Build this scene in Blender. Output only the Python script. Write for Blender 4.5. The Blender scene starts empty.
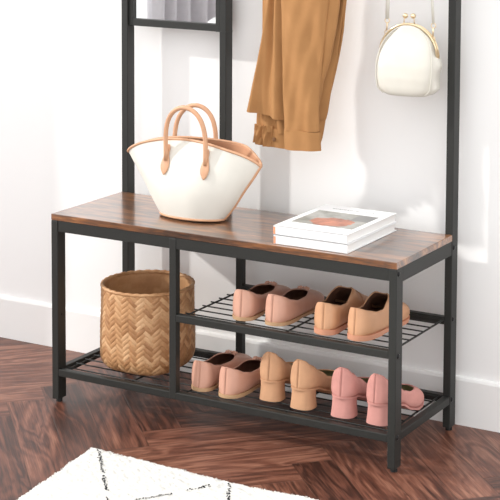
import bpy, bmesh, math, random
from mathutils import Vector, Matrix, noise
random.seed(7)
PI = math.pi
sc = bpy.context.scene
COL = sc.collection
sin, cos = math.sin, math.cos

# ---------------------------------------------------------------- helpers
class MB:
    """collects shapes into one mesh"""
    def __init__(s): s.v, s.f, s.m = [], [], []
    def add(s, vs, fs, mi=0):
        b = len(s.v); s.v += [tuple(v) for v in vs]
        for f in fs: s.f.append([b+i for i in f]); s.m.append(mi)
        return s
    def box(s, a, b, bev=0.0, M=None, mi=0):
        bm = bmesh.new(); bmesh.ops.create_cube(bm, size=1)
        for v in bm.verts:
            v.co = Vector([(a[i]+b[i])/2 + v.co[i]*(b[i]-a[i]) for i in range(3)])
        if bev: bmesh.ops.bevel(bm, geom=list(bm.edges), offset=bev, segments=2, profile=.5, affect='EDGES')
        if M is not None: bmesh.ops.transform(bm, matrix=M, verts=bm.verts)
        bm.verts.index_update()
        s.add([v.co[:] for v in bm.verts], [[v.index for v in f.verts] for f in bm.faces], mi); bm.free(); return s
    def tube(s, pts, r, n=10, closed=False, mi=0, flat=None, up=None):
        pts = [Vector(p) for p in pts]; N = len(pts); rings = []
        rr = r if hasattr(r, '__len__') else [r]*N
        prev = None
        for i, p in enumerate(pts):
            if closed: t = pts[(i+1) % N]-pts[i-1]
            else: t = pts[min(i+1, N-1)]-pts[max(i-1, 0)]
            t.normalize()
            if up is not None: a = Vector(up).cross(t)
            elif prev is None: a = t.orthogonal()
            else: a = prev-t*prev.dot(t)
            if a.length < 1e-6: a = t.orthogonal()
            a.normalize(); prev = a; b = t.cross(a)
            fl = flat or (1, 1)
            rings.append([p+(a*cos(2*PI*k/n)*fl[0]+b*sin(2*PI*k/n)*fl[1])*rr[i] for k in range(n)])
        return s.loft(rings, closed, mi=mi, caps=not closed)
    def loft(s, rings, closed=False, mi=0, caps=True, wrap=True):
        n = len(rings[0]); vs = [v for r in rings for v in r]; fs = []
        R = len(rings)
        for i in range(R if closed else R-1):
            for k in range(n if wrap else n-1):
                j = (i+1) % R; k2 = (k+1) % n
                fs.append([i*n+k, i*n+k2, j*n+k2, j*n+k])
        if caps and not closed:
            fs.append(list(range(n))[::-1]); fs.append([(R-1)*n+k for k in range(n)])
        return s.add(vs, fs, mi)
    def sphere(s, c, r, n=12, mi=0):
        bm = bmesh.new(); bmesh.ops.create_uvsphere(bm, u_segments=n, v_segments=n//2+2, radius=1)
        R = r if hasattr(r, '__len__') else (r, r, r)
        bm.verts.index_update()
        s.add([(c[0]+v.co.x*R[0], c[1]+v.co.y*R[1], c[2]+v.co.z*R[2]) for v in bm.verts],
              [[v.index for v in f.verts] for f in bm.faces], mi); bm.free(); return s
    def cyl(s, c, ax, r, h, n=16, mi=0):
        c = Vector(c); a = Vector(ax).normalized()*h/2
        return s.tube([c-a, c+a], r, n, mi=mi)
    def build(s, name, mats, parent=None, smooth=False, sharp=None, origin=None):
        me = bpy.data.meshes.new(name)
        o0 = Vector(origin) if origin else Vector((0, 0, 0))
        me.from_pydata([tuple(Vector(v)-o0) for v in s.v], [], s.f)
        if not isinstance(mats, (list, tuple)): mats = [mats]
        for m in mats: me.materials.append(m)
        for p, mi in zip(me.polygons, s.m): p.material_index = mi; p.use_smooth = smooth
        bm = bmesh.new(); bm.from_mesh(me); bmesh.ops.recalc_face_normals(bm, faces=bm.faces); bm.to_mesh(me); bm.free()
        if smooth and sharp is not None: me.set_sharp_from_angle(angle=math.radians(sharp))
        o = bpy.data.objects.new(name, me); COL.objects.link(o); o.location = o0
        if parent:
            o.parent = parent
        return o

def thing(name, label, cat, loc=(0, 0, 0), rz=0, group=None):
    o = bpy.data.objects.new(name, None); COL.objects.link(o); o.empty_display_size = .05
    o.location = loc; o.rotation_euler = (0, 0, rz); tag(o, label, cat, group); return o
def tag(o, label, cat, group=None):
    o['label'] = label; o['category'] = cat
    if group: o['group'] = group
def structure(o): o['kind'] = 'structure'; return o
def rebase(o, root):
    """child meshes were written in world space: keep them there under the root"""
    o.parent = root; o.matrix_parent_inverse = Matrix.Translation(-Vector(root.location)); return o

# ---------------------------------------------------------------- materials
class NT:
    def __init__(s, name):
        s.mat = bpy.data.materials.new(name); s.mat.use_nodes = True; s.t = s.mat.node_tree
        s.b = s.t.nodes['Principled BSDF']
    def n(s, typ, **kw):
        nd = s.t.nodes.new(typ)
        for k, v in kw.items(): setattr(nd, k, v)
        return nd
    def l(s, a, b): s.t.links.new(a, b)
    def put(s, sock, v):
        if isinstance(v, (int, float, tuple, list)): sock.default_value = v
        else: s.l(v, sock)
    def m(s, op, a, b=0.0, c=None):
        nd = s.n('ShaderNodeMath', operation=op); s.put(nd.inputs[0], a); s.put(nd.inputs[1], b)
        if c is not None: s.put(nd.inputs[2], c)
        return nd.outputs[0]
    def xyz(s, x, y, z):
        nd = s.n('ShaderNodeCombineXYZ'); s.put(nd.inputs[0], x); s.put(nd.inputs[1], y); s.put(nd.inputs[2], z); return nd.outputs[0]
    def coord(s, which='Object'):
        tc = s.n('ShaderNodeTexCoord'); sp = s.n('ShaderNodeSeparateXYZ'); s.l(tc.outputs[which], sp.inputs[0])
        return tc.outputs[which], sp.outputs[0], sp.outputs[1], sp.outputs[2]
    def noise(s, vec, scale, detail=4, rough=.5, dist=0):
        nd = s.n('ShaderNodeTexNoise'); s.l(vec, nd.inputs['Vector'])
        nd.inputs['Scale'].default_value = scale; nd.inputs['Detail'].default_value = detail
        nd.inputs['Roughness'].default_value = rough; nd.inputs['Distortion'].default_value = dist
        return nd.outputs['Fac']
    def ramp(s, fac, stops):
        nd = s.n('ShaderNodeValToRGB'); cr = nd.color_ramp
        while len(cr.elements) < len(stops): cr.elements.new(.5)
        for e, (p, c) in zip(cr.elements, stops): e.position = p; e.color = (*c, 1)
        s.l(fac, nd.inputs[0]); return nd.outputs[0]
    def mix(s, f, a, b, mode='MIX'):
        nd = s.n('ShaderNodeMix', data_type='RGBA', blend_type=mode)
        s.put(nd.inputs[0], f)
        s.put(nd.inputs[6], (*a, 1) if isinstance(a, tuple) else a); s.put(nd.inputs[7], (*b, 1) if isinstance(b, tuple) else b)
        return nd.outputs[2]
    def bump(s, h, strength=.3, dist=.001):
        nd = s.n('ShaderNodeBump'); nd.inputs['Strength'].default_value = strength; nd.inputs['Distance'].default_value = dist
        s.l(h, nd.inputs['Height']); s.l(nd.outputs[0], s.b.inputs['Normal'])
    def col(s, c): s.put(s.b.inputs['Base Color'], (*c, 1) if isinstance(c, tuple) else c)
    def rough(s, r): s.put(s.b.inputs['Roughness'], r)
    def spec(s, v): s.b.inputs['Specular IOR Level'].default_value = v

def plain(name, c, rough=.5, metal=0, nscale=0, namt=.06, bump=0, bscale=400, spec=.5, sss=0):
    t = NT(name); t.rough(rough); t.b.inputs['Metallic'].default_value = metal; t.spec(spec)
    co, x, y, z = t.coord()
    if nscale:
        f = t.noise(co, nscale, 3)
        t.col(t.ramp(f, [(.3, tuple(v*(1-namt) for v in c)), (.7, tuple(min(1, v*(1+namt)) for v in c))]))
    else: t.col(c)
    if bump: t.bump(t.noise(co, bscale, 2), bump, .0006)
    return t.mat

def mat_floor():
    t = NT('walnut_herringbone'); co, x, y, z = t.coord(); w = .1015
    u = t.m('DIVIDE', t.m('SUBTRACT', t.m('MULTIPLY', t.m('ADD', x, y), .70711), .087), w)
    v = t.m('DIVIDE', t.m('SUBTRACT', t.m('MULTIPLY', t.m('SUBTRACT', x, y), .70711), .378), w)
    i, j = t.m('FLOOR', u), t.m('FLOOR', v); fu, fv = t.m('FRACT', u), t.m('FRACT', v)
    ij = t.m('ADD', i, j); s = t.m('FLOORED_MODULO', ij, 12.0); k = t.m('FLOOR', t.m('DIVIDE', ij, 12.0))
    isB = t.m('LESS_THAN', s, 5.5); isA = t.m('SUBTRACT', 1.0, isB)
    def sel(a, b): return t.m('ADD', t.m('MULTIPLY', isB, a), t.m('MULTIPLY', isA, b))
    along = sel(t.m('ADD', s, fu), t.m('ADD', t.m('SUBTRACT', s, 6.0), fv))
    cross = sel(fv, fu); row = sel(j, i)
    wn = t.n('ShaderNodeTexWhiteNoise', noise_dimensions='3D'); t.l(t.xyz(row, k, isB), wn.inputs['Vector'])
    r = wn.outputs['Value']
    spr = t.n('ShaderNodeSeparateColor'); t.l(wn.outputs['Color'], spr.inputs[0])
    r2, r3 = spr.outputs[1], spr.outputs[2]
    gx = t.m('ADD', t.m('MULTIPLY', along, w), t.m('MULTIPLY', r2, 31.0))
    gy = t.m('ADD', t.m('MULTIPLY', cross, w), t.m('MULTIPLY', r3, 17.0))
    # cathedral figure: rings of a stretched, bent field
    vec = t.xyz(t.m('MULTIPLY', gx, 2.4), t.m('MULTIPLY', gy, 13.0), 0.0)
    big = t.noise(vec, 1.0, 3, .55, .6)
    rings = t.m('SINE', t.m('MULTIPLY', big, 44.0))
    fine = t.noise(t.xyz(t.m('MULTIPLY', gx, 9.0), t.m('MULTIPLY', gy, 330.0), 1.0), 1.0, 4, .7)
    med = t.noise(t.xyz(t.m('MULTIPLY', gx, 3.0), t.m('MULTIPLY', gy, 75.0), 3.0), 1.0, 4, .65, .15)
    f = t.m('ADD', t.m('MULTIPLY', rings, .065), t.m('ADD', t.m('MULTIPLY', fine, .50), t.m('MULTIPLY', med, .50)))
    f = t.m('ADD', f, t.m('MULTIPLY', t.m('SUBTRACT', r, .5), .22))
    c = t.ramp(f, [(.32, (.028, .009, .005)), (.44, (.085, .029, .017)), (.54, (.150, .055, .033)), (.70, (.29, .135, .085))])
    e1 = t.m('MINIMUM', cross, t.m('SUBTRACT', 1.0, cross)); e2 = t.m('MINIMUM', along, t.m('SUBTRACT', 6.0, along))
    e = t.m('MINIMUM', e1, e2); seam = t.m('LESS_THAN', e, .012)
    c = t.mix(t.m('MULTIPLY', seam, .5), c, (.04, .018, .012))
    t.col(c); t.rough(t.m('ADD', .34, t.m('MULTIPLY', fine, .12)))
    t.bump(t.m('ADD', t.m('MINIMUM', t.m('MULTIPLY', e, 40.0), 1.0), t.m('MULTIPLY', fine, .25)), .5, .0006)
    return t.mat

def mat_rustic():
    t = NT('rustic_brown_board'); co, x, y, z = t.coord()
    g1 = t.noise(t.xyz(t.m('MULTIPLY', x, 7.0), t.m('MULTIPLY', y, 60.0), t.m('MULTIPLY', z, 60.0)), 1.0, 5, .6, .5)
    g2 = t.noise(t.xyz(t.m('MULTIPLY', x, 18.0), t.m('MULTIPLY', y, 190.0), t.m('MULTIPLY', z, 200.0)), 1.0, 4, .6)
    blot = t.noise(t.xyz(t.m('MULTIPLY', x, 4.5), t.m('MULTIPLY', y, 16.0), 2.0), 1.0, 4, .6, .8)
    f = t.m('ADD', t.m('ADD', t.m('MULTIPLY', g1, .35), t.m('MULTIPLY', g2, .25)), t.m('MULTIPLY', blot, .4))
    c = t.ramp(f, [(.37, (.018, .010, .006)), (.45, (.075, .032, .014)), (.53, (.20, .075, .023)), (.61, (.36, .155, .05))])
    t.col(c); t.rough(.3); t.b.inputs['Coat Weight'].default_value = 1.0; t.b.inputs['Coat Roughness'].default_value = .16; t.b.inputs['Coat IOR'].default_value = 1.8; t.bump(g2, .08, .0004)
    return t.mat

M_floor = mat_floor()
M_rustic = mat_rustic()
M_wall = plain('white_wall_paint', (.865, .86, .85), .75, nscale=1.5, namt=.01)
M_trim = plain('white_trim_paint', (.87, .865, .85), .45)
M_metal = plain('charcoal_powder_coat', (.018, .0185, .0165), .5, nscale=200, namt=.08, bump=.1, bscale=900, spec=.38)
M_bolt = plain('black_bolt_steel', (.012, .012, .013), .3, metal=.6)
M_rubber = plain('black_rubber', (.01, .01, .01), .7)
M_canvas = plain('cream_canvas', (.69, .67, .61), .85, nscale=14, namt=.03, bump=.4, bscale=900, spec=.2)
M_leather = plain('tan_leather', (.56, .31, .18), .5, nscale=30, namt=.08)
M_baglining = plain('peach_suede_lining', (.48, .24, .13), .85, nscale=20, namt=.1)
M_pinkL = plain('blush_leather', (.60, .325, .235), .42, nscale=25, namt=.04)
M_tanL = plain('apricot_leather', (.58, .31, .17), .45, nscale=25, namt=.05)
M_tanS = plain('apricot_suede', (.53, .29, .16), .8, nscale=30, namt=.08)
M_pinkS = plain('rose_suede', (.55, .255, .22), .85, nscale=30, namt=.08)
M_solebeige = plain('beige_rubber_sole', (.50, .31, .17), .6)
M_soletan = plain('terracotta_sole', (.60, .28, .17), .55)
M_lindark = plain('brown_lining', (.17, .075, .045), .7)
M_linolive = plain('olive_insole', (.36, .33, .20), .7)
M_lintan = plain('tan_lining', (.33, .18, .09), .7)
M_gold = plain('pale_gold_metal', (.80, .64, .42), .3, metal=1)
M_purse = plain('ivory_leather', (.60, .575, .51), .42, nscale=30, namt=.02, bump=.1, bscale=500)
M_mirror = plain('silvered_glass', (.92, .93, .93), .02, metal=1)
M_curtain = plain('grey_curtain_cloth', (.46, .44, .46), .9, nscale=40, namt=.04)
M_book = plain('white_book_cover', (.80, .80, .80), .35)
M_page = plain('book_pages', (.84, .83, .81), .8)
M_orange = plain('orange_spine_mark', (.75, .30, .16), .5)
M_ink = plain('grey_ink', (.30, .30, .30), .5)
M_rug = plain('cream_wool_pile', (.64, .63, .595), .95, nscale=60, namt=.03, spec=.1)
M_rugblack = plain('black_wool', (.02, .02, .022), .95, spec=.1)
M_button = plain('brown_button', (.20, .10, .045), .35)
M_lotion = plain('white_lacquer', (.86, .86, .85), .4)

def mat_cloth():
    t = NT('camel_cotton_twill'); co, x, y, z = t.coord()
    f = t.noise(co, 18, 3); c = t.ramp(f, [(.3, (.34, .17, .066)), (.7, (.385, .195, .077))]); t.col(c)
    t.rough(.85); t.spec(.2); t.bump(t.noise(co, 700, 2), .25, .0006); return t.mat
M_coat = mat_cloth()
def mat_basket():
    t = NT('woven_bamboo'); at = t.n('ShaderNodeVertexColor', layer_name='strip_tint')
    co, x, y, z = t.coord()
    sp = t.n('ShaderNodeSeparateColor'); t.l(at.outputs[0], sp.inputs[0])
    f = t.m('ADD', t.m('MULTIPLY', sp.outputs[0], .75), t.m('MULTIPLY', t.noise(co, 160, 3), .25))
    t.col(t.ramp(f, [(.1, (.33, .155, .062)), (.5, (.48, .255, .115)), (.9, (.61, .37, .195))])); t.rough(.55)
    t.bump(t.noise(co, 500, 2), .2, .0006); return t.mat
M_basket = mat_basket()
def mat_cover():
    t = NT('printed_cover_photo'); co, x, y, z = t.coord()
    n1 = t.noise(co, 22, 5, .6, .5)
    sky = t.ramp(n1, [(.35, (.16, .16, .13)), (.6, (.36, .355, .33))])
    rust = t.ramp(n1, [(.35, (.24, .07, .035)), (.65, (.55, .19, .10))])
    # an elliptical rust coloured subject in the middle of the picture, grey building beside it
    ex = t.m('DIVIDE', t.m('SUBTRACT', x, .012), .056); ey = t.m('DIVIDE', t.m('SUBTRACT', y, -.022), .042)
    d = t.m('ADD', t.m('ADD', t.m('MULTIPLY', ex, ex), t.m('MULTIPLY', ey, ey)), t.m('MULTIPLY', t.m('SUBTRACT', t.noise(co, 40, 3), .5), 1.6))
    c = t.mix(t.m('LESS_THAN', d, 1.0), sky, rust)
    g = t.m('MULTIPLY', t.m('GREATER_THAN', x, .04), t.m('GREATER_THAN', y, .015))
    c = t.mix(g, c, (.17, .17, .165)); t.col(c); t.rough(.3); return t.mat
M_cover = mat_cover()

# ---------------------------------------------------------------- room
XL, XR, YF, YW, ZC = -1.2, 4.2, -4.4, .387, 2.6
f = structure(MB().box((XL-.1, YF, -.05), (XR, YW+.1, 0)).build('floor', M_floor))
w = structure(MB().box((XL-.1, YW, 0), (XR, YW+.1, ZC)).build('wall_back', M_wall))
# left wall with a tall window opening
WY0, WY1, WZ0, WZ1 = -1.60, -.01, .12, 2.35
mb = MB()
mb.box((XL-.1, WY1, 0), (XL, YW, ZC)); mb.box((XL-.1, YF, 0), (XL, WY0, ZC))
mb.box((XL-.1, WY0, 0), (XL, WY1, WZ0)); mb.box((XL-.1, WY0, WZ1), (XL, WY1, ZC))
structure(mb.build('wall_left', M_wall))
mb = MB()
for y in (WY0+.02, WY1-.02): mb.box((XL-.08, y-.02, WZ0), (XL-.03, y+.02, WZ1))
for z in (WZ0+.02, WZ1-.02): mb.box((XL-.08, WY0, z-.02), (XL-.03, WY1, z+.02))
structure(mb.build('window_1', M_trim))
def baseboard(name, a, b):
    mb = MB().box(a, b, .0015)
    return structure(mb.build(name, M_trim))
mb = MB(); prof = [(.387, 0), (.375, 0), (.375, .116), (.3775, .122), (.381, .124), (.387, .124)]
mb.loft([[(x, p[0], p[1]) for p in prof] for x in (XL, XR)])
structure(mb.build('baseboard_back', M_trim))
baseboard('baseboard_left', (XL, YF, 0), (XL+.012, YW-.012, .12))

# grey curtain beside the window, seen in the mirror
mb = MB(); rings = []
for iz in range(24):
    z = .02+iz*(2.42/23); ring = []
    N = 120
    for side in (0, 1):
        rng = range(N) if side == 0 else range(N-1, -1, -1)
        for k in rng:
            t = k/(N-1); y = -1.375-.80*t
            xx = XL+.10+.050*sin(t*2*PI*7.5+.3*sin(z*1.3))+.010*sin(t*31+z)
            ring.append((xx+(.003 if side else -.003), y, z))
    rings.append(ring)
mb.loft(rings)
cur = mb.build('curtain', M_curtain, smooth=True, sharp=60)
tag(cur, 'grey pleated floor length curtain on the left wall, seen in the mirror', 'curtain')
mb = MB().tube([(XL+.10, -2.3, 2.46), (XL+.10, .3, 2.46)], .012, 14)
for y in (-2.25, .25): mb.box((XL, y-.01, 2.45), (XL+.10, y+.01, 2.47)); 
rod = mb.build('curtain_rod', M_metal, smooth=True, sharp=40)
tag(rod, 'thin dark curtain rod above the window on left wall', 'curtain rod')

# white side table and round vase, seen only in the mirror
tb = thing('side_table', 'small round white side table under the white vase, by the window', 'table', (-.80, -1.42, 0))
MB().tube([(0, 0, .648), (0, 0, .672)], .16, 40).build('tabletop', M_lotion, tb, smooth=True, sharp=40)
for k in range(3):
    a = 2*PI*k/3+.4; MB().tube([(.06*cos(a), .06*sin(a), .648), (.14*cos(a), .14*sin(a), 0)], .012, 12).build('leg', M_lotion, tb, smooth=True, sharp=40)
vs_ = MB(); pr = [(.022, 0), (.040, .012), (.052, .035), (.055, .055), (.050, .080), (.036, .100), (.018, .110), (.016, .112), (.012, .112), (.012, .100)]
vs_.loft([[(r_*cos(2*PI*k/32), r_*sin(2*PI*k/32), z) for k in range(32)] for r_, z in pr])
vz = vs_.build('vase', M_lotion, smooth=True, sharp=70); vz.location = (-.80, -1.42, .6722)
tag(vz, 'small round white vase whose top shows at the lower right of the mirror', 'vase')

# ---------------------------------------------------------------- hall tree
D, H, TH, PW, PD = .315, .5034, .0163, .0202, .0344
ZB, RH, ZM, XD, XM, ZJ = .0912, .0191, .2911, .368, .3176, .9675
ZT = 1.76
tree = thing('hall_tree', 'charcoal metal hall tree with rustic brown bench board, mirror and wire shelves', 'hall tree', (0, 0, 0))
def part(name, mb, mat=None, parent=None, **kw): return mb.build(name, mat or M_metal, parent or tree, **kw)
part('bench_board', MB().box((0, 0, H-TH), (1, D-.0005, H), .0012), M_rustic)
B = .0018
def leg(name, x0, y0, z0, z1, pw=PW, pd=PD, foot=True, bolts=(), hole=()):
    l = part(name, MB().box((x0, y0, z0), (x0+pw, y0+pd, z1), B))
    if foot:
        MB().cyl((x0+pw/2, y0+pd/2, .0052), (0, 0, 1), .0085, .0104, 16).build('foot', M_rubber, l, smooth=True, sharp=40)
    for (yy, zz) in bolts:
        b = MB().sphere((x0+pw+.0004, yy, zz), (.0028, .0062, .0062), 14).cyl((x0+pw+.0015, yy, zz), (1, 0, 0), .0028, .0032, 6)
        b.build('bolt', M_bolt, l, smooth=True, sharp=40)
    return l
zs = H-TH-.0125
leg('leg', 0, 0, .0095, H-TH-.0003, hole=(1,))
leg('leg', 1-PW, 0, .0095, H-TH-.0003, bolts=((.010, zs), (.012, ZM-.012), (.013, ZB-.007)))
leg('back_post', 0, D, .0095, ZT)
leg('back_post', 1-PW, D, .0095, ZT, bolts=((.325, zs-.006), (.325, ZM-.004), (.325, ZB-.010)))
leg('mirror_post', XM, D, H-.02, ZT, foot=False)
leg('divider_post', XD, .0004, ZB-RH+.0002, H-TH-.003, pd=.020, foot=False)
leg('divider_post', XD, D+.004, ZB-RH+.0005, H-TH-.03, pd=.02, foot=False)
# visible round screw head on the left front leg's inner side
MB().sphere((PW, .018, .235), (.002, .0035, .0035), 10).build('bolt', M_bolt, tree, smooth=True)
# top rails
RT = .030
part('rail', MB().box((PW, .002, H-TH-RT), (1-PW, .018, H-TH-.0004), B))
part('rail', MB().box((PW, D+.006, H-TH-RT), (1-PW, D+.024, H-TH-.0004), B))
for x in (0.001, 1-PW+.0012): part('rail', MB().box((x, PD, H-TH-.036), (x+.018, D, H-TH-.0004), B))
# bottom rails
part('rail', MB().box((PW, 0.001, ZB-RH), (1-PW, .019, ZB), B))
part('rail', MB().box((PW, D+.003, ZB-RH), (1-PW, D+.021, ZB), B))
for x in (0.001, 1-PW+.0012): part('rail', MB().box((x, PD, ZB-RH-.001), (x+.018, D, ZB), B))
# middle rails
part('rail', MB().box((XD+PW, 0.001, ZM-RH), (1-PW, .019, ZM), B))
part('rail', MB().box((XD+PW, D+.003, ZM-RH), (1-PW, D+.021, ZM), B))
# wire shelves: long wires on top of three cross wires
def wire_shelf(x0, x1, zt, cross, nw=8):
    mb = MB()
    for k in range(nw):
        y = .019+.012+k*((D-.019-.024+.003)/(nw-1))
        mb.tube([(x0, y, zt), (x1, y, zt)], .0019, 8)
    for x in cross: mb.tube([(x, .017, zt-.0036), (x, D+.006, zt-.0036)], .0024, 8)
    return part('wire_shelf', mb, smooth=True, sharp=60)
wire_shelf(XD+.030, 1-PW+.002, ZM-.002, (XD+.036, .69, 1-PW-.001))
wire_shelf(.026, 1-PW-.006, ZB-.002, (.031, .235, XD+.034, .69, 1-PW-.012))
# mirror between the left post and the middle post
mf = MB(); zt2 = 1.66; y0, y1 = D+.007, D+.027
for a, b in (((PW, y0, ZJ), (.0330, y1, zt2)), ((.305, D+.0005, ZJ), (XM, y1, zt2)), ((.0330, y0, ZJ), (.305, y1, ZJ+.0195)), ((.0330, y0, zt2-.0195), (.305, y1, zt2))):
    mf.box(a, b, .001)
mfo = part('mirror_frame', mf)
MB().box((.031, y0+.010, ZJ+.017), (.307, y0+.014, zt2-.017)).build('mirror_glass', M_mirror, mfo)
# short joint plates where upper posts meet the lower ones
part('joint_sleeve', MB().box((XM-.0006, D-.0006, ZJ+.0002), (XM+PW+.0008, D+PD+.0006, ZJ+.002)))
# hook rail and top rails above the frame edge of the photo
part('rail', MB().box((XM+PW, D+.006, 1.50), (1-PW, D+.022, 1.56), B))
part('rail', MB().box((PW, D+.006, ZT-.02), (1-PW, D+.026, ZT), B))
def hook(x):
    z = 1.53
    mb = MB().tube([(x, D+.006, z), (x, D-.02, z-.012), (x, D-.042, z-.012), (x, D-.055, z+.004), (x, D-.058, z+.02)], .0045, 10).sphere((x, D-.058, z+.022), .0075, 12)
    mb.box((x-.012, D+.002, z-.025), (x+.012, D+.0062, z+.02), .001)
    return part('hook', mb, smooth=True, sharp=50)
for x in (.42, .60, .74, .882): hook(x)

# ---------------------------------------------------------------- woven basket
BX, BY, BZ, BR, BH = .202, .148, ZB+.0008, .1215, .220
def basket_pt(ang, t, inset=0.0, disp=0.0):
    # rounded square foot that turns into a circle
    k = min(1, t/.20); kk = math.sqrt(1-(1-k)**2)
    n = 2.0+1.2*(1-min(1, t/.7))
    ca, sa = cos(ang), sin(ang)
    den = (abs(ca)**n+abs(sa)**n)**(1/n)
    r = BR*(1.0-.24*(1-kk)+.004*sin(PI*t))/den*(1-.10*(n-2)/1.2) - inset + disp
    return (BX+r*ca, BY+r*sa)
bas = thing('woven_basket', 'round woven bamboo basket, empty, on the left of the bottom wire shelf', 'basket', (BX, BY, BZ))
NA, NZ = 540, 170
ncell = 54            # cells around (multiple of 6)
wc = 2*PI*BR/ncell
rnd = {}
def tint(key):
    if key not in rnd: rnd[key] = random.random()
    return rnd[key]
verts, cols, faces = [], [], []
for iz in range(NZ):
    t = iz/(NZ-1)
    for ia in range(NA):
        ang = 2*PI*ia/NA + .5
        s_ = ia/NA*ncell*.5 ; q_ = t*BH/wc*.5
        a_, b_ = (s_+q_), (s_-q_)
        a_ *= 1.0; b_ *= 1.0
        A, Bc = math.floor(a_*1.0), math.floor(b_*1.0)
        # 3/3 twill: columns of equal direction
        m = (math.floor(2*a_)+math.floor(2*b_)) % 6
        fa, fb = 2*a_-math.floor(2*a_), 2*b_-math.floor(2*b_)
        ka, kb = math.floor(2*a_), math.floor(2*b_)
        if m < 3: al, cr, key = (m+fa)/3, fb, ('p', kb % ncell, (ka+kb)//6 % 11)
        else: al, cr, key = (m-3+fb)/3, fa, ('q', ka, (ka+kb)//6 % 11)
        h = (max(0, 1-abs(2*cr-1)**5))**.7*.0026*(.40+.6*sin(PI*min(1, max(0, al))))-.0013
        fade = min(1, t/.03, (1-t)/.02)
        x, y = basket_pt(ang, t, 0, h*fade)
        zz = BZ+.001+BH*t
        if t < .16: zz -= 0
        verts.append((x-BX, y-BY, zz-BZ)); cols.append(tint(key))
for iz in range(NZ-1):
    for ia in range(NA):
        i2 = (ia+1) % NA
        faces.append((iz*NA+ia, iz*NA+i2, (iz+1)*NA+i2, (iz+1)*NA+ia))
# inner wall and bottom
base = len(verts); NI = 40
for iz in range(NI):
    t = 1-iz/(NI-1)*.985
    for ia in range(NA//5):
        ang = 2*PI*ia*5/NA+.5
        x, y = basket_pt(ang, t, .0045, .0004*sin(ia*1.9)*sin(iz*1.5)); verts.append((x-BX, y-BY, .001+BH*t)); cols.append(.35+.4*tint(('i', ia//3, iz//3)))
n2 = NA//5
for iz in range(NI-1):
    for ia in range(n2):
        i2 = (ia+1) % n2
        faces.append((base+iz*n2+ia, base+(iz+1)*n2+ia, base+(iz+1)*n2+i2, base+iz*n2+i2))
faces.append([base+(NI-1)*n2+k for k in range(n2)])
faces.append([k for k in range(0, NA)][::-1])
me = bpy.data.meshes.new('wall'); me.from_pydata(verts, [], faces)
ca = me.color_attributes.new('strip_tint', 'FLOAT_COLOR', 'POINT')
for i, c in enumerate(cols): ca.data[i].color = (c, c, c, 1)
me.materials.append(M_basket)
for p in me.polygons: p.use_smooth = True
o = bpy.data.objects.new('woven_wall', me); COL.objects.link(o); o.parent = bas
rim = MB()
pts = []
for k in range(120):
    a = 2*PI*k/120; x, y = basket_pt(a, 1, .0022); pts.append((x-BX, y-BY, .001+BH+.001*sin(k*1.7)-.002))
rim.tube(pts, .0052, 10, closed=True, flat=(1, .9))
ro = rim.build('rim', M_basket, bas, smooth=True)
cc = ro.data.color_attributes.new('strip_tint', 'FLOAT_COLOR', 'POINT')
for i in range(len(ro.data.vertices)): v = .45+.25*sin(i//30); cc.data[i].color = (v, v, v, 1)

# ---------------------------------------------------------------- tote bag
TX, TY = .342, .150
tote = thing('tote_bag', 'cream canvas tote bag with tan leather handles and piping on the bench board', 'bag', (TX, TY, H))
A0, B0, A1, B1 = .093, .050, .203, .058
def tote_pt(th, t):
    c, s = cos(th), sin(th)
    a = A0+(A1-A0)*(t**.93); b = B0+(B1-B0)*t+.012*sin(PI*t)
    zt = .1500+(.052 if s < 0 else .052-.006*math.exp(-((c-.5)/.4)**2))*(abs(s)**1.35)
    # pointed ends near the top
    e = 1.0+.45*t
    xn = c; g = math.exp(-((xn-.52)/.40)**2)
    yt = (.014+.050*g if s >= 0 else .014+.016*g)*min(1, abs(s)*1.25)
    yb_ = b*(1 if s >= 0 else -1)*abs(s)**e
    m_ = t**2.2; y = yb_*(1-m_)+yt*(1 if s >= 0 else -1)*m_
    x = a*c
    x += .0025*sin(9*t+3*th)*t*(1-t)*4*.6
    y += .0022*sin(7*th+4*t)*sin(PI*t)
    return Vector((x, y, .004+t*zt))
mb = MB(); rings = []
NT_, NS = 28, 96
for i in range(NT_+1):
    t = i/NT_; rings.append([tote_pt(2*PI*k/NS, t) for k in range(NS)])
mb.loft(rings, caps=False); n0 = 0
mb.f.append([k for k in range(NS)][::-1]); mb.m.append(0)
body = mb.build('canvas_body', [M_canvas, M_baglining], tote, smooth=True)
so = body.modifiers.new('thickness', 'SOLIDIFY'); so.thickness = .003; so.offset = -1; so.material_offset = 1; so.material_offset_rim = 0
mb = MB().tube([tote_pt(2*PI*k/NS, 1)+Vector((0, 0, -.001)) for k in range(NS)], .0036, 8, closed=True)
mb.build('rim_piping', M_leather, tote, smooth=True)
MB().tube([tote_pt(2*PI*k/NS, 0.012)+Vector((0, 0, .0005)) for k in range(NS)], .0034, 8, closed=True).build('base_piping', M_leather, tote, smooth=True)
for th in (0,): MB().tube([tote_pt(th, i/20)+Vector((.0005*cos(th), 0, 0)) for i in range(21)], .0034, 8).build('side_piping', M_leather, tote, smooth=True)
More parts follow.
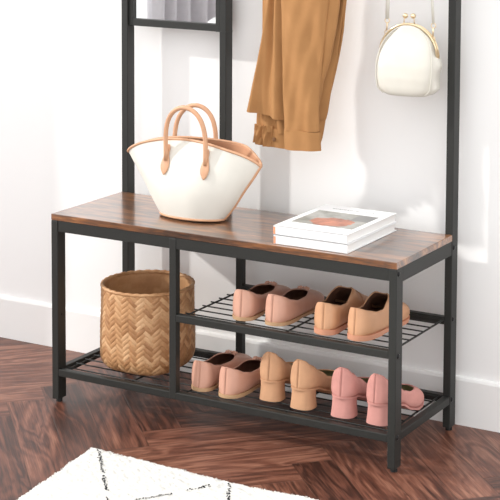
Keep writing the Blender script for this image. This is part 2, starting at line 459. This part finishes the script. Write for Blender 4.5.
def tote_handle(sy, x0, x1, top, lean):
    s = 1 if sy > 0 else -1
    yb = [0, 0]
    def surf(x, z):     # y of the canvas wall at x, z
        best = None
        for i in range(1, 40):
            t = i/40
            for k in range(0, 49):
                th = PI*k/48*s; p = tote_pt(th, t); d = (p.x-x)**2+(p.z-z)**2
                if best is None or d < best[0]: best = (d, p.y)
        return best[1]
    mb = MB(); P = []
    y0 = surf(x0, .16)+s*.006; y1 = surf(x1, .16)+s*.006
    for i in range(25):
        u = i/24; a = PI*u
        x = (x0+x1)/2-(x1-x0)/2*cos(a)*(1+.10*sin(a))
        z = .172+(top-.172)*(sin(a)**.72)
        y = (y0+(y1-y0)*u)+lean*(sin(a)**1.2)
        P.append((x, y, z))
    mb.tube([(x0, y0, .150)]+P+[(x1, y1, .150)], .0060, 12)
    h = mb.build('handle', M_leather, tote, smooth=True)
    for x in (x0, x1):
        g = MB(); rg = []
        prof = [(.190, .0066), (.180, .0072), (.170, .0062), (.160, .0085), (.148, .0122), (.138, .0132), (.128, .0112), (.119, .0062), (.1145, .0010)]
        for z, hw in prof:
            yy = surf(x, min(z, .176)); ring = []
            th_ = .0035
            for k in range(10):
                a = 2*PI*k/10; ring.append((x+hw*cos(a), yy+s*.0032+s*th_*sin(a)*.6, z))
            rg.append(ring)
        g.loft(rg); g.build('leather_tab', M_leather, h, smooth=True)
        g = MB()
        for dx in (-.003, .003): g.sphere((x+dx, surf(x, .15)+s*.0068, .152), .0012, 8)
        g.build('stitch', M_gold, h, smooth=True)
tote_handle(-1, -.058, .066, .293, -.004)
tote_handle(1, -.080, .035, .284, .004)

# ---------------------------------------------------------------- books
def book(loc, rz, cover, label):
    b = thing('book', label, 'book', loc, rz, 'white books on the bench')
    W, L, T = .201, .268, .0222; x0, y0 = -W/2, -L/2
    MB().box((x0+.004, y0+.004, .0022), (x0+W-.004, y0+L-.004, T-.0022)).build('pages', M_page, b)
    c = MB().box((x0, y0, 0), (x0+W, y0+L, .0022), .0006).box((x0, y0, T-.0022), (x0+W, y0+L, T), .0006).box((x0, y0, 0), (x0+W, y0+.0025, T), .0006)
    co = c.build('cover', M_book, b)
    MB().box((x0+.0005, y0-.0003, .0015), (x0+.006, y0+.001, T-.0035)).build('spine_mark', M_orange, b)
    MB().box((x0+.125, y0-.0004, .008), (x0+.135, y0+.001, .014)).build('spine_mark', M_page, b)
    if cover:
        pc = MB().box((-.078, -.066, 0), (.090, .078, .0004)); pc = pc.build('cover_picture', M_cover, b); pc.location = (-.005, -.012, T)
        tx = MB(); x = -.062
        while x < .05:
            w_ = random.choice((.004, .006, .003, .009)); tx.box((x, .098, T), (x+w_, .1015, T+.0003)); x += w_+random.choice((.0015, .002, .006))
        tx.build('title_lettering', M_ink, b)
        tx = MB().box((.01, -.095, T), (.058, -.093, T+.0003)); tx.build('small_lettering', M_ink, b)
    return b
book((.762, .148, H+.0003), .004, False, 'lower white hardcover book of the stack on the bench board, under the picture book')
book((.761, .149, H+.0229), -.003, True, 'upper white hardcover book with grey and rust photo on its cover, topmost on the bench')

# ---------------------------------------------------------------- shoes
def ipl(tab, t):
    for (a, va), (b, vb) in zip(tab, tab[1:]):
        if t <= b:
            u = (t-a)/(b-a); u = u*u*(3-2*u)*.5+u*.5; return va+(vb-va)*u
    return tab[-1][1]
KIND = {
 'flat': dict(L=.250, top=[(0, .076), (.06, .070), (.18, .057), (.32, .048), (.46, .047), (.60, .052), (.66, .052), (.76, .046), (.88, .037), (1, .018)],
   zb=[(0, .008), (1, .006)], ta=.44, tv=.66, wf=.84),
 'loafer': dict(L=.250, top=[(0, .077), (.08, .070), (.22, .061), (.34, .060), (.45, .076), (.53, .086), (.62, .077), (.75, .058), (.9, .044), (1, .020)],
   zb=[(0, .012), (1, .008)], ta=.36, tv=.56, wf=.86),
 'pump': dict(L=.225, top=[(0, .124), (.04, .120), (.12, .106), (.25, .086), (.40, .064), (.55, .053), (.66, .052), (.8, .049), (.92, .038), (1, .018)],
   zb=[(0, .053), (.18, .050), (.35, .036), (.55, .012), (.68, .004), (1, .006)], ta=.50, tv=.78, wf=.90),
}
WT = [(0, .0), (.008, .012), (.03, .0225), (.07, .0285), (.14, .032), (.28, .033), (.42, .033), (.56, .038), (.70, .0425), (.80, .041), (.89, .034), (.95, .024), (.985, .013), (1, .0)]
def shoe(name, kind, loc, rz, side, mats, label, cat, group, wscale=1.0):
    K = KIND[kind]; L = K['L']; up, lin, sol = mats
    root = thing(name, label, cat, loc, rz, group)
    def cen(t): return side*(-.004*sin(PI*min(1, t/.55))+.006*max(0, (t-.55)/.45)**1.3)
    def wid(t):
        w = ipl(WT, t)*wscale*(1.05 if kind == 'pump' else 1)
        return w
    ts = sorted(set([0, .004, .012, .022, .035, .05]+[i/44 for i in range(3, 42)]+[.965, .98, .99, .996, 1.0]))
    NQ = 9; rings = []
    for t in ts:
        w = max(wid(t), .0004); zb = ipl(K['zb'], t); zt = max(ipl(K['top'], t), zb+.006)
        if t < K['ta']: wf = K['wf']
        elif t < K['tv']: wf = K['wf']*math.sqrt(max(0, 1-((t-K['ta'])/(K['tv']-K['ta']))**2))
        else: wf = 0
        if kind == 'pump' and t < .35: wf = .30+.62*(t/.35)**.7
        if kind != 'pump' and t < .20: wf = K['wf']*(.86+.14*t/.20)
        wt = w*wf; zm = zb+(zt-zb)*(.42 if kind != 'pump' else .35)
        half = [(0, zb), (w*.5, zb), (w*.84, zb+.0005), (w*.97, zb+.004), (w*1.03, zb+(zm-zb)*.55)]
        for q in range(NQ+1):
            a = PI/2*q/NQ
            half.append((wt+(w*1.03-wt)*cos(a), zm+(zt-zm)*sin(a)))
        ring = [(-x, z) for x, z in half[::-1]]+[(x, z) for x, z in half[1:]]
        yb = L*t
        # heel counter leans a little forward at the top, toe rounds down
        rings.append([(cen(t)+x, yb+(.006 if t < .5 else 0)*max(0, 1-t*5)*((z-zb)/(zt-zb)), z) for x, z in ring])
    mb = MB(); n = len(rings[0]); R = len(rings)
    vs = [v for r in rings for v in r]; fs = []
    for i in range(R-1):
        for k in range(n-1): fs.append([i*n+k, i*n+k+1, (i+1)*n+k+1, (i+1)*n+k])
        
    mb.add(vs, fs)
    me = bpy.data.meshes.new('upper'); me.from_pydata(mb.v, [], mb.f)
    me.materials.append(up); me.materials.append(lin)
    bm = bmesh.new(); bm.from_mesh(me); bmesh.ops.remove_doubles(bm, verts=bm.verts, dist=.0002)
    bmesh.ops.recalc_face_normals(bm, faces=bm.faces)
    # make sure normals face outward: bottom faces must look down
    bm.faces.ensure_lookup_table(); low = min(bm.faces, key=lambda f: f.calc_center_median().z+abs(f.calc_center_median().y-L*.75))
    if low.normal.z > 0: bmesh.ops.reverse_faces(bm, faces=bm.faces)
    bm.to_mesh(me); bm.free()
    for p in me.polygons: p.use_smooth = True
    u = bpy.data.objects.new('upper', me); COL.objects.link(u); u.parent = root
    so = u.modifiers.new('thickness', 'SOLIDIFY'); so.thickness = .0022; so.offset = -1; so.material_offset = 1
    # topline binding
    tl = []
    for t, r in zip(ts, rings):
        if t <= K['tv']: tl.append((t, r))
    left = [Vector(r[0]) for t, r in tl]; right = [Vector(r[-1]) for t, r in tl]
    loop = left[::-1]+right[1:]
    MB().tube(loop, .0014, 6).build('binding', up, root, smooth=True)
    # back seam
    MB().tube([Vector((cen(0), -.0004+.006*q/8*1.0, ipl(K['zb'], 0)+(ipl(K['top'], 0)-ipl(K['zb'], 0))*q/8)) for q in range(9)], .00045, 6).build('back_seam', up, root, smooth=True)
    # sole
    sm = MB(); tz = [t for t in ts]; top_, bot_ = [], []
    th0 = {'flat': .008, 'loafer': .011, 'pump': .004}[kind]
    rs = []
    for t in tz:
        w = wid(t)*1.01+.0008; zb = ipl(K['zb'], t); z0 = max(0, zb-th0)
        if kind == 'pump' and t < .3: w *= .93
        if kind != 'pump': z0 = 0 if t < .30 or t > .42 else .0015
        y = L*t+(-.0012 if t < .02 else (.0012 if t > .98 else 0)); c = cen(t)
        rs.append([(c-w, y, zb+.0012), (c-w*.98, y, z0), (c+w*.98, y, z0), (c+w, y, zb+.0012)])
    sm.loft(rs); sm.build('sole', sol, root, smooth=True, sharp=50)
    if kind == 'pump':
        hm = MB(); hr = []
        for q in range(7):
            z = .0530*q/6; s = 1.0-.10*(q/6)-.03*sin(PI*q/6)
            ring = []
            for k in range(36):
                a = 2*PI*k/36; ca_, sa_ = cos(a), sin(a)
                e = .75
                x = .0315*abs(ca_)**e*(1 if ca_ >= 0 else -1); y = .0285*abs(sa_)**e*(1 if sa_ >= 0 else -1)
                ring.append((cen(.1)+x*s, .0275+y*s+.002*(q/6), z))
            hr.append(ring)
        hm.loft(hr); hm.build('heel', up, root, smooth=True, sharp=50)
        MB().loft([[(cen(.1)+.0318*(abs(cos(a))**.75)*(1 if cos(a) >= 0 else -1), .0275+.0288*(abs(sin(a))**.75)*(1 if sin(a) >= 0 else -1), z) for a in [2*PI*k/36 for k in range(36)]] for z in (0, .0016)]).build('heel_tip', M_rubber, root)
    if kind == 'flat':
        t = K['tv']+.015; z = ipl(K['top'], t)+.003; y = L*t
        bw = MB()
        for s in (-1, 1):
            bw.tube([(cen(t)+s*.001, y, z), (cen(t)+s*.007, y-.001, z+.0015), (cen(t)+s*.013, y-.002, z-.001), (cen(t)+s*.0165, y-.003, z-.003)], [.0018, .0042, .0050, .0015], 8, flat=(1, .55))
            bw.tube([(cen(t)+s*.001, y, z), (cen(t)+s*.006, y+.008, z-.002), (cen(t)+s*.010, y+.016, z-.004)], [.0014, .0022, .0012], 6)
        bw.sphere((cen(t), y, z+.001), (.003, .0035, .003), 10)
        bw.build('bow', up, root, smooth=True)
    if kind == 'loafer':
        t = .66; pts = []
        ring = min(zip(ts, rings), key=lambda q: abs(q[0]-.62))[1]
        ring2 = min(zip(ts, rings), key=lambda q: abs(q[0]-.72))[1]
        R1 = []
        for a, b, off in ((ring, None, 0), (ring2, None, 0)):
            R1.append([Vector(v)+Vector((0, 0, 0)) for v in a[2:10]+a[-10:-2]])
        st = MB(); ctr = Vector((cen(t), L*t, .02)); rr = []
        for r in R1: rr.append([ctr*0+v+(Vector((v.x-ctr.x, 0, v.z-.02)).normalized())*.0015 for v in r])
        inner = [[v-(Vector((v.x-ctr.x, 0, v.z-.02)).normalized())*.0012 for v in r] for r in rr]
        rings_ = [rr[0]+inner[0][::-1], rr[1]+inner[1][::-1]]
        st.loft(rings_); st.build('strap', up, root, smooth=True, sharp=50)
    return root
zmid, zlow = ZM+.0003, ZB+.0003
flatm = (M_pinkL, M_lindark, M_solebeige); loafm = (M_tanL, M_lindark, M_soletan)
pt, pp = (M_tanS, M_linolive, M_tanS), (M_pinkS, M_linolive, M_pinkS)
r = math.radians
shoe('ballet_flat', 'flat', (.555, .036, zmid), r(4), 1, flatm, 'left one of the blush leather ballet flats on the middle wire shelf', 'shoe', 'blush flats on the middle shelf')
shoe('ballet_flat', 'flat', (.643, .038, zmid), r(1), -1, flatm, 'blush leather ballet flat on the middle wire shelf, right one, beside the tan loafers', 'shoe', 'blush flats on the middle shelf')
shoe('loafer', 'loafer', (.787, .034, zmid), r(3), 1, loafm, 'tan leather loafer on the middle shelf, the one beside the blush flats', 'shoe', 'tan loafers on the middle shelf')
shoe('loafer', 'loafer', (.873, .032, zmid), r(-3), -1, loafm, 'tan leather loafer on the middle shelf, partly behind the right front leg', 'shoe', 'tan loafers on the middle shelf')
shoe('ballet_flat', 'flat', (.433, .036, zlow), r(3), 1, flatm, 'blush leather ballet flat on the bottom shelf, nearest the woven basket', 'shoe', 'blush flats on the bottom shelf')
shoe('ballet_flat', 'flat', (.516, .026, zlow), r(0), -1, flatm, 'blush leather ballet flat on the bottom shelf, next to the apricot block heels', 'shoe', 'blush flats on the bottom shelf')
shoe('block_heel_pump', 'pump', (.624, .056, zlow), r(2), 1, pt, 'apricot suede block heel pump on the bottom shelf, the one beside the blush flats', 'shoe', 'apricot block heel pumps')
shoe('block_heel_pump', 'pump', (.714, .042, zlow), r(-2), -1, pt, 'apricot suede block heel pump on the bottom shelf, the one beside the rose pumps', 'shoe', 'apricot block heel pumps')
shoe('block_heel_pump', 'pump', (.834, .040, zlow), r(2), 1, pp, 'rose pink suede block heel pump on the bottom shelf beside the apricot pumps', 'shoe', 'rose block heel pumps')
shoe('block_heel_pump', 'pump', (.925, .038, zlow), r(-2), -1, pp, 'rose pink suede block heel pump on the bottom shelf, partly behind the right front leg', 'shoe', 'rose block heel pumps')

# ---------------------------------------------------------------- jacket
def X(u): return .4525+(u-250)*.00292
def Z(v): return .687+(145-v)*.00263
jk = thing('jacket', 'camel cotton jacket hanging from a hook with sleeves down, over the bench', 'jacket', (.60, .262, 1.50))
def cloth(name, keys, yc, depth, folds, mat=M_coat, n=72, steps=46, hem=True, seed=0, mtx=None):
    """keys: (v_pixel-like height z, x_left, x_right); loft of a flattened, folded tube"""
    rings = []
    zs_ = [k[0] for k in keys]; ztop, zbot = zs_[0], zs_[-1]
    for i in range(steps+1):
        z = ztop+(zbot-ztop)*i/steps
        for (a, la, ra, *sa), (b, lb, rb, *sb) in zip(keys, keys[1:]):
            if b <= z <= a+1e-9:
                u = (a-z)/(a-b) if a != b else 0; xl = la+(lb-la)*u; xr = ra+(rb-ra)*u
                sl = (sa[0] if sa else 0)+((sb[0] if sb else 0)-(sa[0] if sa else 0))*u
                break
        c, hw = (xl+xr)/2, (xr-xl)/2; ring = []
        for k in range(n):
            a = 2*PI*k/n; ca_, sa_ = cos(a), sin(a)
            x = c+hw*ca_; s = ca_
            dep = depth*(abs(sa_)**.8)*(1 if sa_ >= 0 else -1)
            fo = sum(am*sin(fr*(s+sh*(z-zbot))+ph)*(1-abs(s)**6) for am, fr, sh, ph in folds)
            w_ = noise.noise(Vector((x*14, z*9, seed)))*.006
            ring.append((x, (yc(z) if callable(yc) else yc)+dep+fo+w_, z+sl*ca_))
        rings.append(ring)
    mb = MB(); mb.loft([[Vector(p)-Vector((.60, .262, 1.50)) for p in r_] for r_ in rings])
    return mb.build(name, mat, jk, smooth=True, sharp=70)
# torso hanging behind the sleeve, gathered at the hook
cloth('body', [(1.53, .585, .615), (1.48, .55, .665), (1.38, .50, .72), (1.2, .482, .735), (1.07, X(257), X(338.5)), (.915, X(255), X(331)), (.86, X(254), X(327)), (.78, X(258), X(322), -.010), (.762, X(262), X(312), -.010)],
      .280, .014, [(.011, 5.5, 1.2, .4), (.005, 11, -.8, 2)], seed=3)
# right hand panel hanging lower
cloth('back_panel', [(1.30, .62, .70), (1.1, .61, X(340)), (1.0, .61, X(337)), (.90, .595, X(330)), (.80, .585, X(322)), (.72, .58, X(316)), (.700, .58, X(314)), (.690, .583, X(313))],
      .285, .011, [(.006, 5, 2, .4), (.003, 11, 1, 2)], seed=9)
# front flap edge rolled toward the light
cloth('front_flap', [(1.35, .53, .58), (1.2, .50, .575), (1.07, X(268), X(291)), (.98, X(263), X(291)), (.90, X(258), X(291)), (.82, X(252), X(291)), (.771, X(248), X(291), -.007)],
      lambda z: .243+.02*max(0, z-.8), .010, [(.013, 4.2, 1.4, 2.2), (.004, 9, 2, 0)], seed=5)
# near sleeve
slv = cloth('sleeve', [(1.42, .565, .67), (1.25, .56, .70), (1.10, X(286.5), X(335)), (1.0, X(288), X(331)), (.90, X(289), X(327)), (.82, X(290), X(324.5)), (.745, X(291.5), X(325), .002)],
      .222, .016, [(.005, 4, 5.0, 1.0), (.0015, 10, -3.5, 0)], seed=1)
o = cloth('cuff', [(.7452, X(291), X(325.6)), (.740, X(291), X(326)), (.696, X(292), X(326.5), .002)], .222, .0175, [(.002, 6, 1.0, 1.0)], seed=1, steps=14)
# fold of the sleeve that swings right
cloth('sleeve_fold', [(1.20, .665, .722), (1.07, X(322), X(341)), (1.0, X(320), X(338)), (.93, X(316), X(333)), (.87, X(313), X(326)), (.80, X(312), X(321))],
      .236, .012, [(.003, 4, 3.0, .5)], seed=12)
# far cuff with button
fc = cloth('far_sleeve', [(.90, X(262), X(287)), (.80, X(256), X(290)), (.765, X(254), X(293)), (.725, X(253.5), X(293))], .268, .011, [(.005, 9, 4, 1)], seed=21, steps=20)
fc = cloth('far_cuff', [(.742, X(252.5), X(273)), (.715, X(252), X(272)), (.690, X(251), X(271), -.004)], .262, .012, [(.005, 8, 5, 1.2), (.003, 15, -6, 0)], seed=31, steps=20)
cloth('far_cuff_tab', [(.735, X(269), X(292)), (.715, X(269), X(292)), (.686, X(269), X(290), -.002)], .266, .009, [(.001, 3, 0, 0)], seed=41, steps=12)
bt = MB().cyl((X(274)-.60, .2545-.262, Z(137)-1.50), (0, 1, 0), .0052, .003, 18).cyl((X(274)-.60, .253-.262, Z(137)-1.50), (0, 1, 0), .0035, .0034, 14)
bt.build('button', M_button, jk, smooth=True, sharp=40)

# ---------------------------------------------------------------- purse
px, py = .889, .285
pu = thing('clutch_purse', 'ivory leather kiss-lock purse with pale gold frame hanging by its strap beside the right post', 'purse', (px, py, .848))
def puz(): pass
st = [(-.0, .030, .020), (.002, .052, .030), (.008, .068, .035), (.020, .079, .038), (.045, .0835, .0395), (.075, .0845, .037), (.100, .082, .031), (.120, .076, .025), (.138, .067, .018), (.152, .055, .013), (.163, .041, .010), (.170, .027, .0085), (.174, .012, .007)]
def interp_st(z):
    for a, b in zip(st, st[1:]):
        if z <= b[0]:
            u = (z-a[0])/(b[0]-a[0]) if b[0] > a[0] else 0; return (a[1]+(b[1]-a[1])*u, a[2]+(b[2]-a[2])*u)
    return st[-1][1:]
rings = []; zl = [0, .001, .002, .005, .008, .014, .02]+[.02+i*.006 for i in range(1, 25)]+[.167, .170, .172, .174]
for z in zl:
    w_, d_ = interp_st(z); ring = []
    for k in range(72):
        a = 2*PI*k/72; ca_, sa_ = cos(a), sin(a); e = .55
        x = w_*abs(ca_)**e*(1 if ca_ >= 0 else -1); y = d_*abs(sa_)**.75*(1 if sa_ >= 0 else -1)
        # pleats of the side gusset
        g = max(0, abs(ca_)-.80)/.2; x += (1 if x > 0 else -1)*g*(.004*sin(z*95)-.004*(z > .1))*min(1, z/.03)
        x *= .94+.06*(1 if y < 0 else .85); y += .003*sin(x*40+z*25)*(1-g)
        ring.append((x, y, z))
    rings.append(ring)
MB().loft(rings).build('body', M_purse, pu, smooth=True, sharp=75)
def edge(y, z0=.006, zmax=.174, off=.0):
    P = []
    zz = [z0+(zmax-z0)*i/24 for i in range(25)]
    for z in zz: P.append((-(interp_st(z)[0]*.90+off), -interp_st(z)[1]*.80+y, z))
    for z in zz[::-1]: P.append(((interp_st(z)[0]*.90+off), -interp_st(z)[1]*.80+y, z))
    return P
MB().tube(edge(-.0005), .0016, 6).build('seam_piping', M_purse, pu, smooth=True)
def arc(y, z0, off):
    P = []
    for i in range(31):
        u = -1+2*i/30; z = z0+(.178-z0)*(math.sqrt(1-(u*.999)**2)); P.append((u*.0790, y, z))
    return P
fr = MB()
for y in (-.0065, .0035): fr.tube(arc(y, .098, 0), .0027, 10)
for s in (-1, 1): fr.sphere((s*.0790, -.0015, .097), (.004, .0085, .005), 12)
fo = fr.build('frame', M_gold, pu, smooth=True)
cl = MB()
for s, y in ((-1, -.004), (1, .002)):
    cl.tube([(s*.013, y, .177), (s*.012, y, .190), (s*.0105, y, .195)], .0014, 8); cl.sphere((s*.0098, y-s*.001, .198), .0068, 16)
cl.build('kiss_lock', M_gold, pu, smooth=True)
def ring_pts(c, r_, n=20, ax='y', rz=1.0):
    return [(c[0]+r_*cos(2*PI*k/n), c[1], c[2]+r_*rz*sin(2*PI*k/n)) for k in range(n)]
hz = 1.505-.848
for s, x0 in ((-1, -.060), (1, .066)):
    rg = MB().tube(ring_pts((x0, -.004, .154 if s < 0 else .146), .0055), .0012, 6, closed=True)
    rg.tube([(x0, -.004, .160 if s < 0 else .152), (x0+.001, -.004, .178 if s < 0 else .172)], .0020, 8)
    rg.tube(ring_pts((x0+.001, -.004, .184 if s < 0 else .178), .0062), .0012, 6, closed=True)
    rg.build('strap_clasp', M_gold, pu, smooth=True)
    top = Vector((px*0-.002+s*.004, -.018, hz)); b_ = Vector((x0+.001, -.004, .187 if s < 0 else .181))
    sp_ = MB(); P = [b_.lerp(top, i/10)+Vector((s*.012*sin(PI*i/10), 0, 0)) for i in range(11)]
    sp_.tube(P, [.0052 if s < 0 else .0038]*11, 8, flat=(1, .3), up=(0, 1, 0))
    sp_.build('strap', M_purse, pu, smooth=True)

# ---------------------------------------------------------------- rug
rx0, rx1, ry1, ry0 = .302, 2.25, -.236, -1.85
rug = thing('shaggy_rug', 'cream shaggy rug with broken black diamond lines lying on the wood floor', 'rug', (rx0, ry1, 0))
def rug_edge(p, s): return .004*noise.noise(Vector((p*22, s, 0)))+.006*noise.noise(Vector((p*5, s+3, 0)))
def segd(p, a, b):
    ax, ay = a; bx, by = b; dx, dy = bx-ax, by-ay
    u = max(0, min(1, ((p[0]-ax)*dx+(p[1]-ay)*dy)/(dx*dx+dy*dy)))
    return math.hypot(p[0]-ax-u*dx, p[1]-ay-u*dy)
LX, LY = .385, .56      # diamond lattice pitch
def online(x, y):
    return None
nx, ny = 430, 300
gx = [i/(nx-1) for i in range(nx)]; gy = [(j/(ny-1))**1.25 for j in range(ny)]
LINES = __import__('json').loads('[]')
def rug_lines():
    L = []
    # nodes of the woven lattice: points along the back edge, zigzag towards the front
    n0 = (.330, -.222); n1 = (.694, -.244)
    for k in range(-2, 8):
        xk = .330+.364*k
        for m in range(-1, 6):
            yk = -.222-.62*m-.022*k*0
            L.append(((xk, yk), (xk+.182, yk-.31)))
            L.append(((xk+.364, yk), (xk+.182, yk-.31)))
            L.append(((xk, yk), (xk+.02, yk-.62)))
    return L
RL = [((.325, -.24), (.446, -.383)), ((.446, -.383), (.555, -.51)), ((.555, -.51), (.66, -.80)), ((.4, -.66), (.555, -.49)), ((.555, -.49), (.629, -.385)), ((.629, -.385), (.700, -.262)), ((.700, -.246), (.86, -.52)), ((.86, -.52), (1.06, -.246)), ((1.06, -.246), (1.24, -.52)), ((1.24, -.52), (1.42, -.246)), ((1.42, -.246), (1.60, -.52)), ((1.6, -.52), (1.78, -.246)), ((1.78, -.246), (1.96, -.52)), ((1.96, -.52), (2.2, -.246)),
      ((.86, -.52), (.66, -.80)), ((.86, -.52), (1.05, -.80)), ((1.05, -.80), (1.24, -.52)), ((1.24, -.52), (1.42, -.80)), ((1.42, -.80), (1.60, -.52)), ((1.60, -.52), (1.78, -.80)), ((1.78, -.80), (1.96, -.52)), ((1.96, -.52), (2.2, -.80)),
      ((.66, -.80), (.86, -1.1)), ((.86, -1.1), (1.05, -.8)), ((1.05, -.8), (1.24, -1.1)), ((1.24, -1.1), (1.42, -.8)), ((1.42, -.8), (1.6, -1.1)), ((1.6, -1.1), (1.78, -.8)), ((.66, -.8), (.45, -1.1)), ((.45, -1.1), (.66, -1.4)), ((.66, -1.4), (.86, -1.1)), ((.86, -1.1), (1.05, -1.4)), ((1.05, -1.4), (1.24, -1.1)), ((1.24, -1.1), (1.42, -1.4)), ((1.42, -1.4), (1.6, -1.1))]
V, F, Mi = [], [], []
for j in range(ny):
    for i in range(nx):
        u, v = gx[i], gy[j]
        x = rx0+(rx1-rx0)*u; y = ry1+(ry0-ry1)*v
        ex = min(u*(rx1-rx0), (1-u)*(rx1-rx0), v*(ry1-ry0), (1-v)*(ry1-ry0))
        x += (1-u)**40*rug_edge(y, 1)+random.uniform(-.0015, .0015); y += (1-v)**40*rug_edge(x, 2)+random.uniform(-.0015, .0015)
        x += .13*(ry1-y)*(1-u); y -= .016*math.exp(-((x-.72)/.22)**2)*(1-v)**6
        h = .014*min(1, (ex+.002)/.010)**.5+random.uniform(-.0018, .0018)+.002*noise.noise(Vector((x*60, y*60, 0)))
        V.append((x-rx0, y-ry1, max(.001, h) if ex > 0 else .0005))
for j in range(ny-1):
    for i in range(nx-1):
        F.append((j*nx+i, (j+1)*nx+i, (j+1)*nx+i+1, j*nx+i+1))
        Mi.append(0)
me = bpy.data.meshes.new('pile'); me.from_pydata(V, [], F); me.materials.append(M_rug); me.materials.append(M_rugblack)
for p, m_ in zip(me.polygons, Mi): p.material_index = m_; p.use_smooth = True
o = bpy.data.objects.new('pile', me); COL.objects.link(o); o.parent = rug
# black yarn knots along the diamond lines
kn = MB()
for a, b in RL:
    Ln = math.hypot(b[0]-a[0], b[1]-a[1]); nk = int(Ln/.0045)
    for q in range(nk):
        u = q/nk
        if noise.noise(Vector((a[0]*7+u*Ln*18, a[1]*9, 5))) < -.18: continue
        for rep in range(2):
            x = a[0]+(b[0]-a[0])*u+random.gauss(0, .0022); y = a[1]+(b[1]-a[1])*u+random.gauss(0, .0022)
            if y > ry1-.012 or x < rx0+.004: continue
            r_ = random.uniform(.0008, .0016); kn.sphere((x-rx0, y-ry1, .0150+random.uniform(-.001, .0012)), (r_*1.3, r_*1.3, r_), 6)
ko = kn.build('diamond_yarn', M_rugblack, rug, smooth=True)
# fringe of loose tufts on the edges and over the pile
tf = MB()
def tuft(x, y, z, dx, dy, L_, r_):
    tf.add([(x-dy*r_, y+dx*r_, z), (x+dy*r_, y-dx*r_, z), (x+dx*L_*.5-dy*r_*.8, y+dy*L_*.5+dx*r_*.8, z+.001), (x+dx*L_*.5+dy*r_*.8, y+dy*L_*.5-dx*r_*.8, z+.001), (x+dx*L_, y+dy*L_, max(.0006, z-.003)), (x, y, z-.002)],
           [(0, 1, 3, 2), (2, 3, 4), (0, 2, 5), (1, 5, 3), (2, 4, 5), (3, 5, 4)])
for k in range(2600):
    x = random.uniform(0, rx1-rx0); a = PI/2+random.gauss(0, .5); tuft(x, -.016*math.exp(-((x+rx0-.72)/.22)**2)-.003+rug_edge(x+rx0, 2)+random.uniform(-.004, .001), random.uniform(.004, .012), cos(a), sin(a), random.uniform(.003, .008), .0016)
for k in range(1600):
    y = random.uniform(0, ry0-ry1); a = PI+random.gauss(0, .5); tuft(-.13*y+.003+rug_edge(y+ry1, 1)+random.uniform(-.001, .004), y, random.uniform(.004, .012), cos(a), sin(a), random.uniform(.003, .008), .0016)
tf.build('edge_tufts', M_rug, rug, smooth=True)

# ---------------------------------------------------------------- light
sd = bpy.data.lights.new('sun', 'SUN'); sd.energy = 2.7; sd.angle = math.radians(1.6); sd.color = (1, .975, .94)
so_ = bpy.data.objects.new('sun', sd); COL.objects.link(so_)
dirv = Vector((1, .45, -.583)).normalized()
so_.rotation_euler = dirv.to_track_quat('-Z', 'Y').to_euler(); so_.location = (-4, -2, 4)
wd = bpy.data.worlds.new('sky'); sc.world = wd; wd.use_nodes = True
bg = wd.node_tree.nodes['Background']; bg.inputs[0].default_value = (.99, .993, 1, 1); bg.inputs[1].default_value = 1.92

# ---------------------------------------------------------------- camera
cd = bpy.data.cameras.new('camera'); cam = bpy.data.objects.new('camera', cd); COL.objects.link(cam); sc.camera = cam
ya, pi_, ro_ = .49761812, .08599141, .00758527
fw = Vector((-sin(ya), cos(ya), 0)); rt = Vector((cos(ya), sin(ya), 0)); upv = Vector((0, 0, 1))
Fv = fw*cos(pi_)-upv*sin(pi_); Uv = upv*cos(pi_)+fw*sin(pi_)
Rv = rt*cos(ro_)+Uv*sin(ro_); U2 = Uv*cos(ro_)-rt*sin(ro_)
cam.matrix_world = Matrix(((Rv.x, U2.x, -Fv.x, 2.599637), (Rv.y, U2.y, -Fv.y, -3.324629), (Rv.z, U2.z, -Fv.z, 1.461669), (0, 0, 0, 1)))
cd.sensor_fit = 'HORIZONTAL'; cd.sensor_width = 36; cd.lens = 1.6246263*2*36
cd.shift_x = (250-320.6202)/500; cd.shift_y = (-13.8302-250)/500
cd.clip_start = .05
sc.view_settings.view_transform = 'Standard'; sc.view_settings.look = 'None'; sc.view_settings.gamma = 1; sc.view_settings.use_curve_mapping = False
sc.view_settings.exposure = 0.0
sc.cycles.max_bounces = 10; sc.cycles.diffuse_bounces = 6
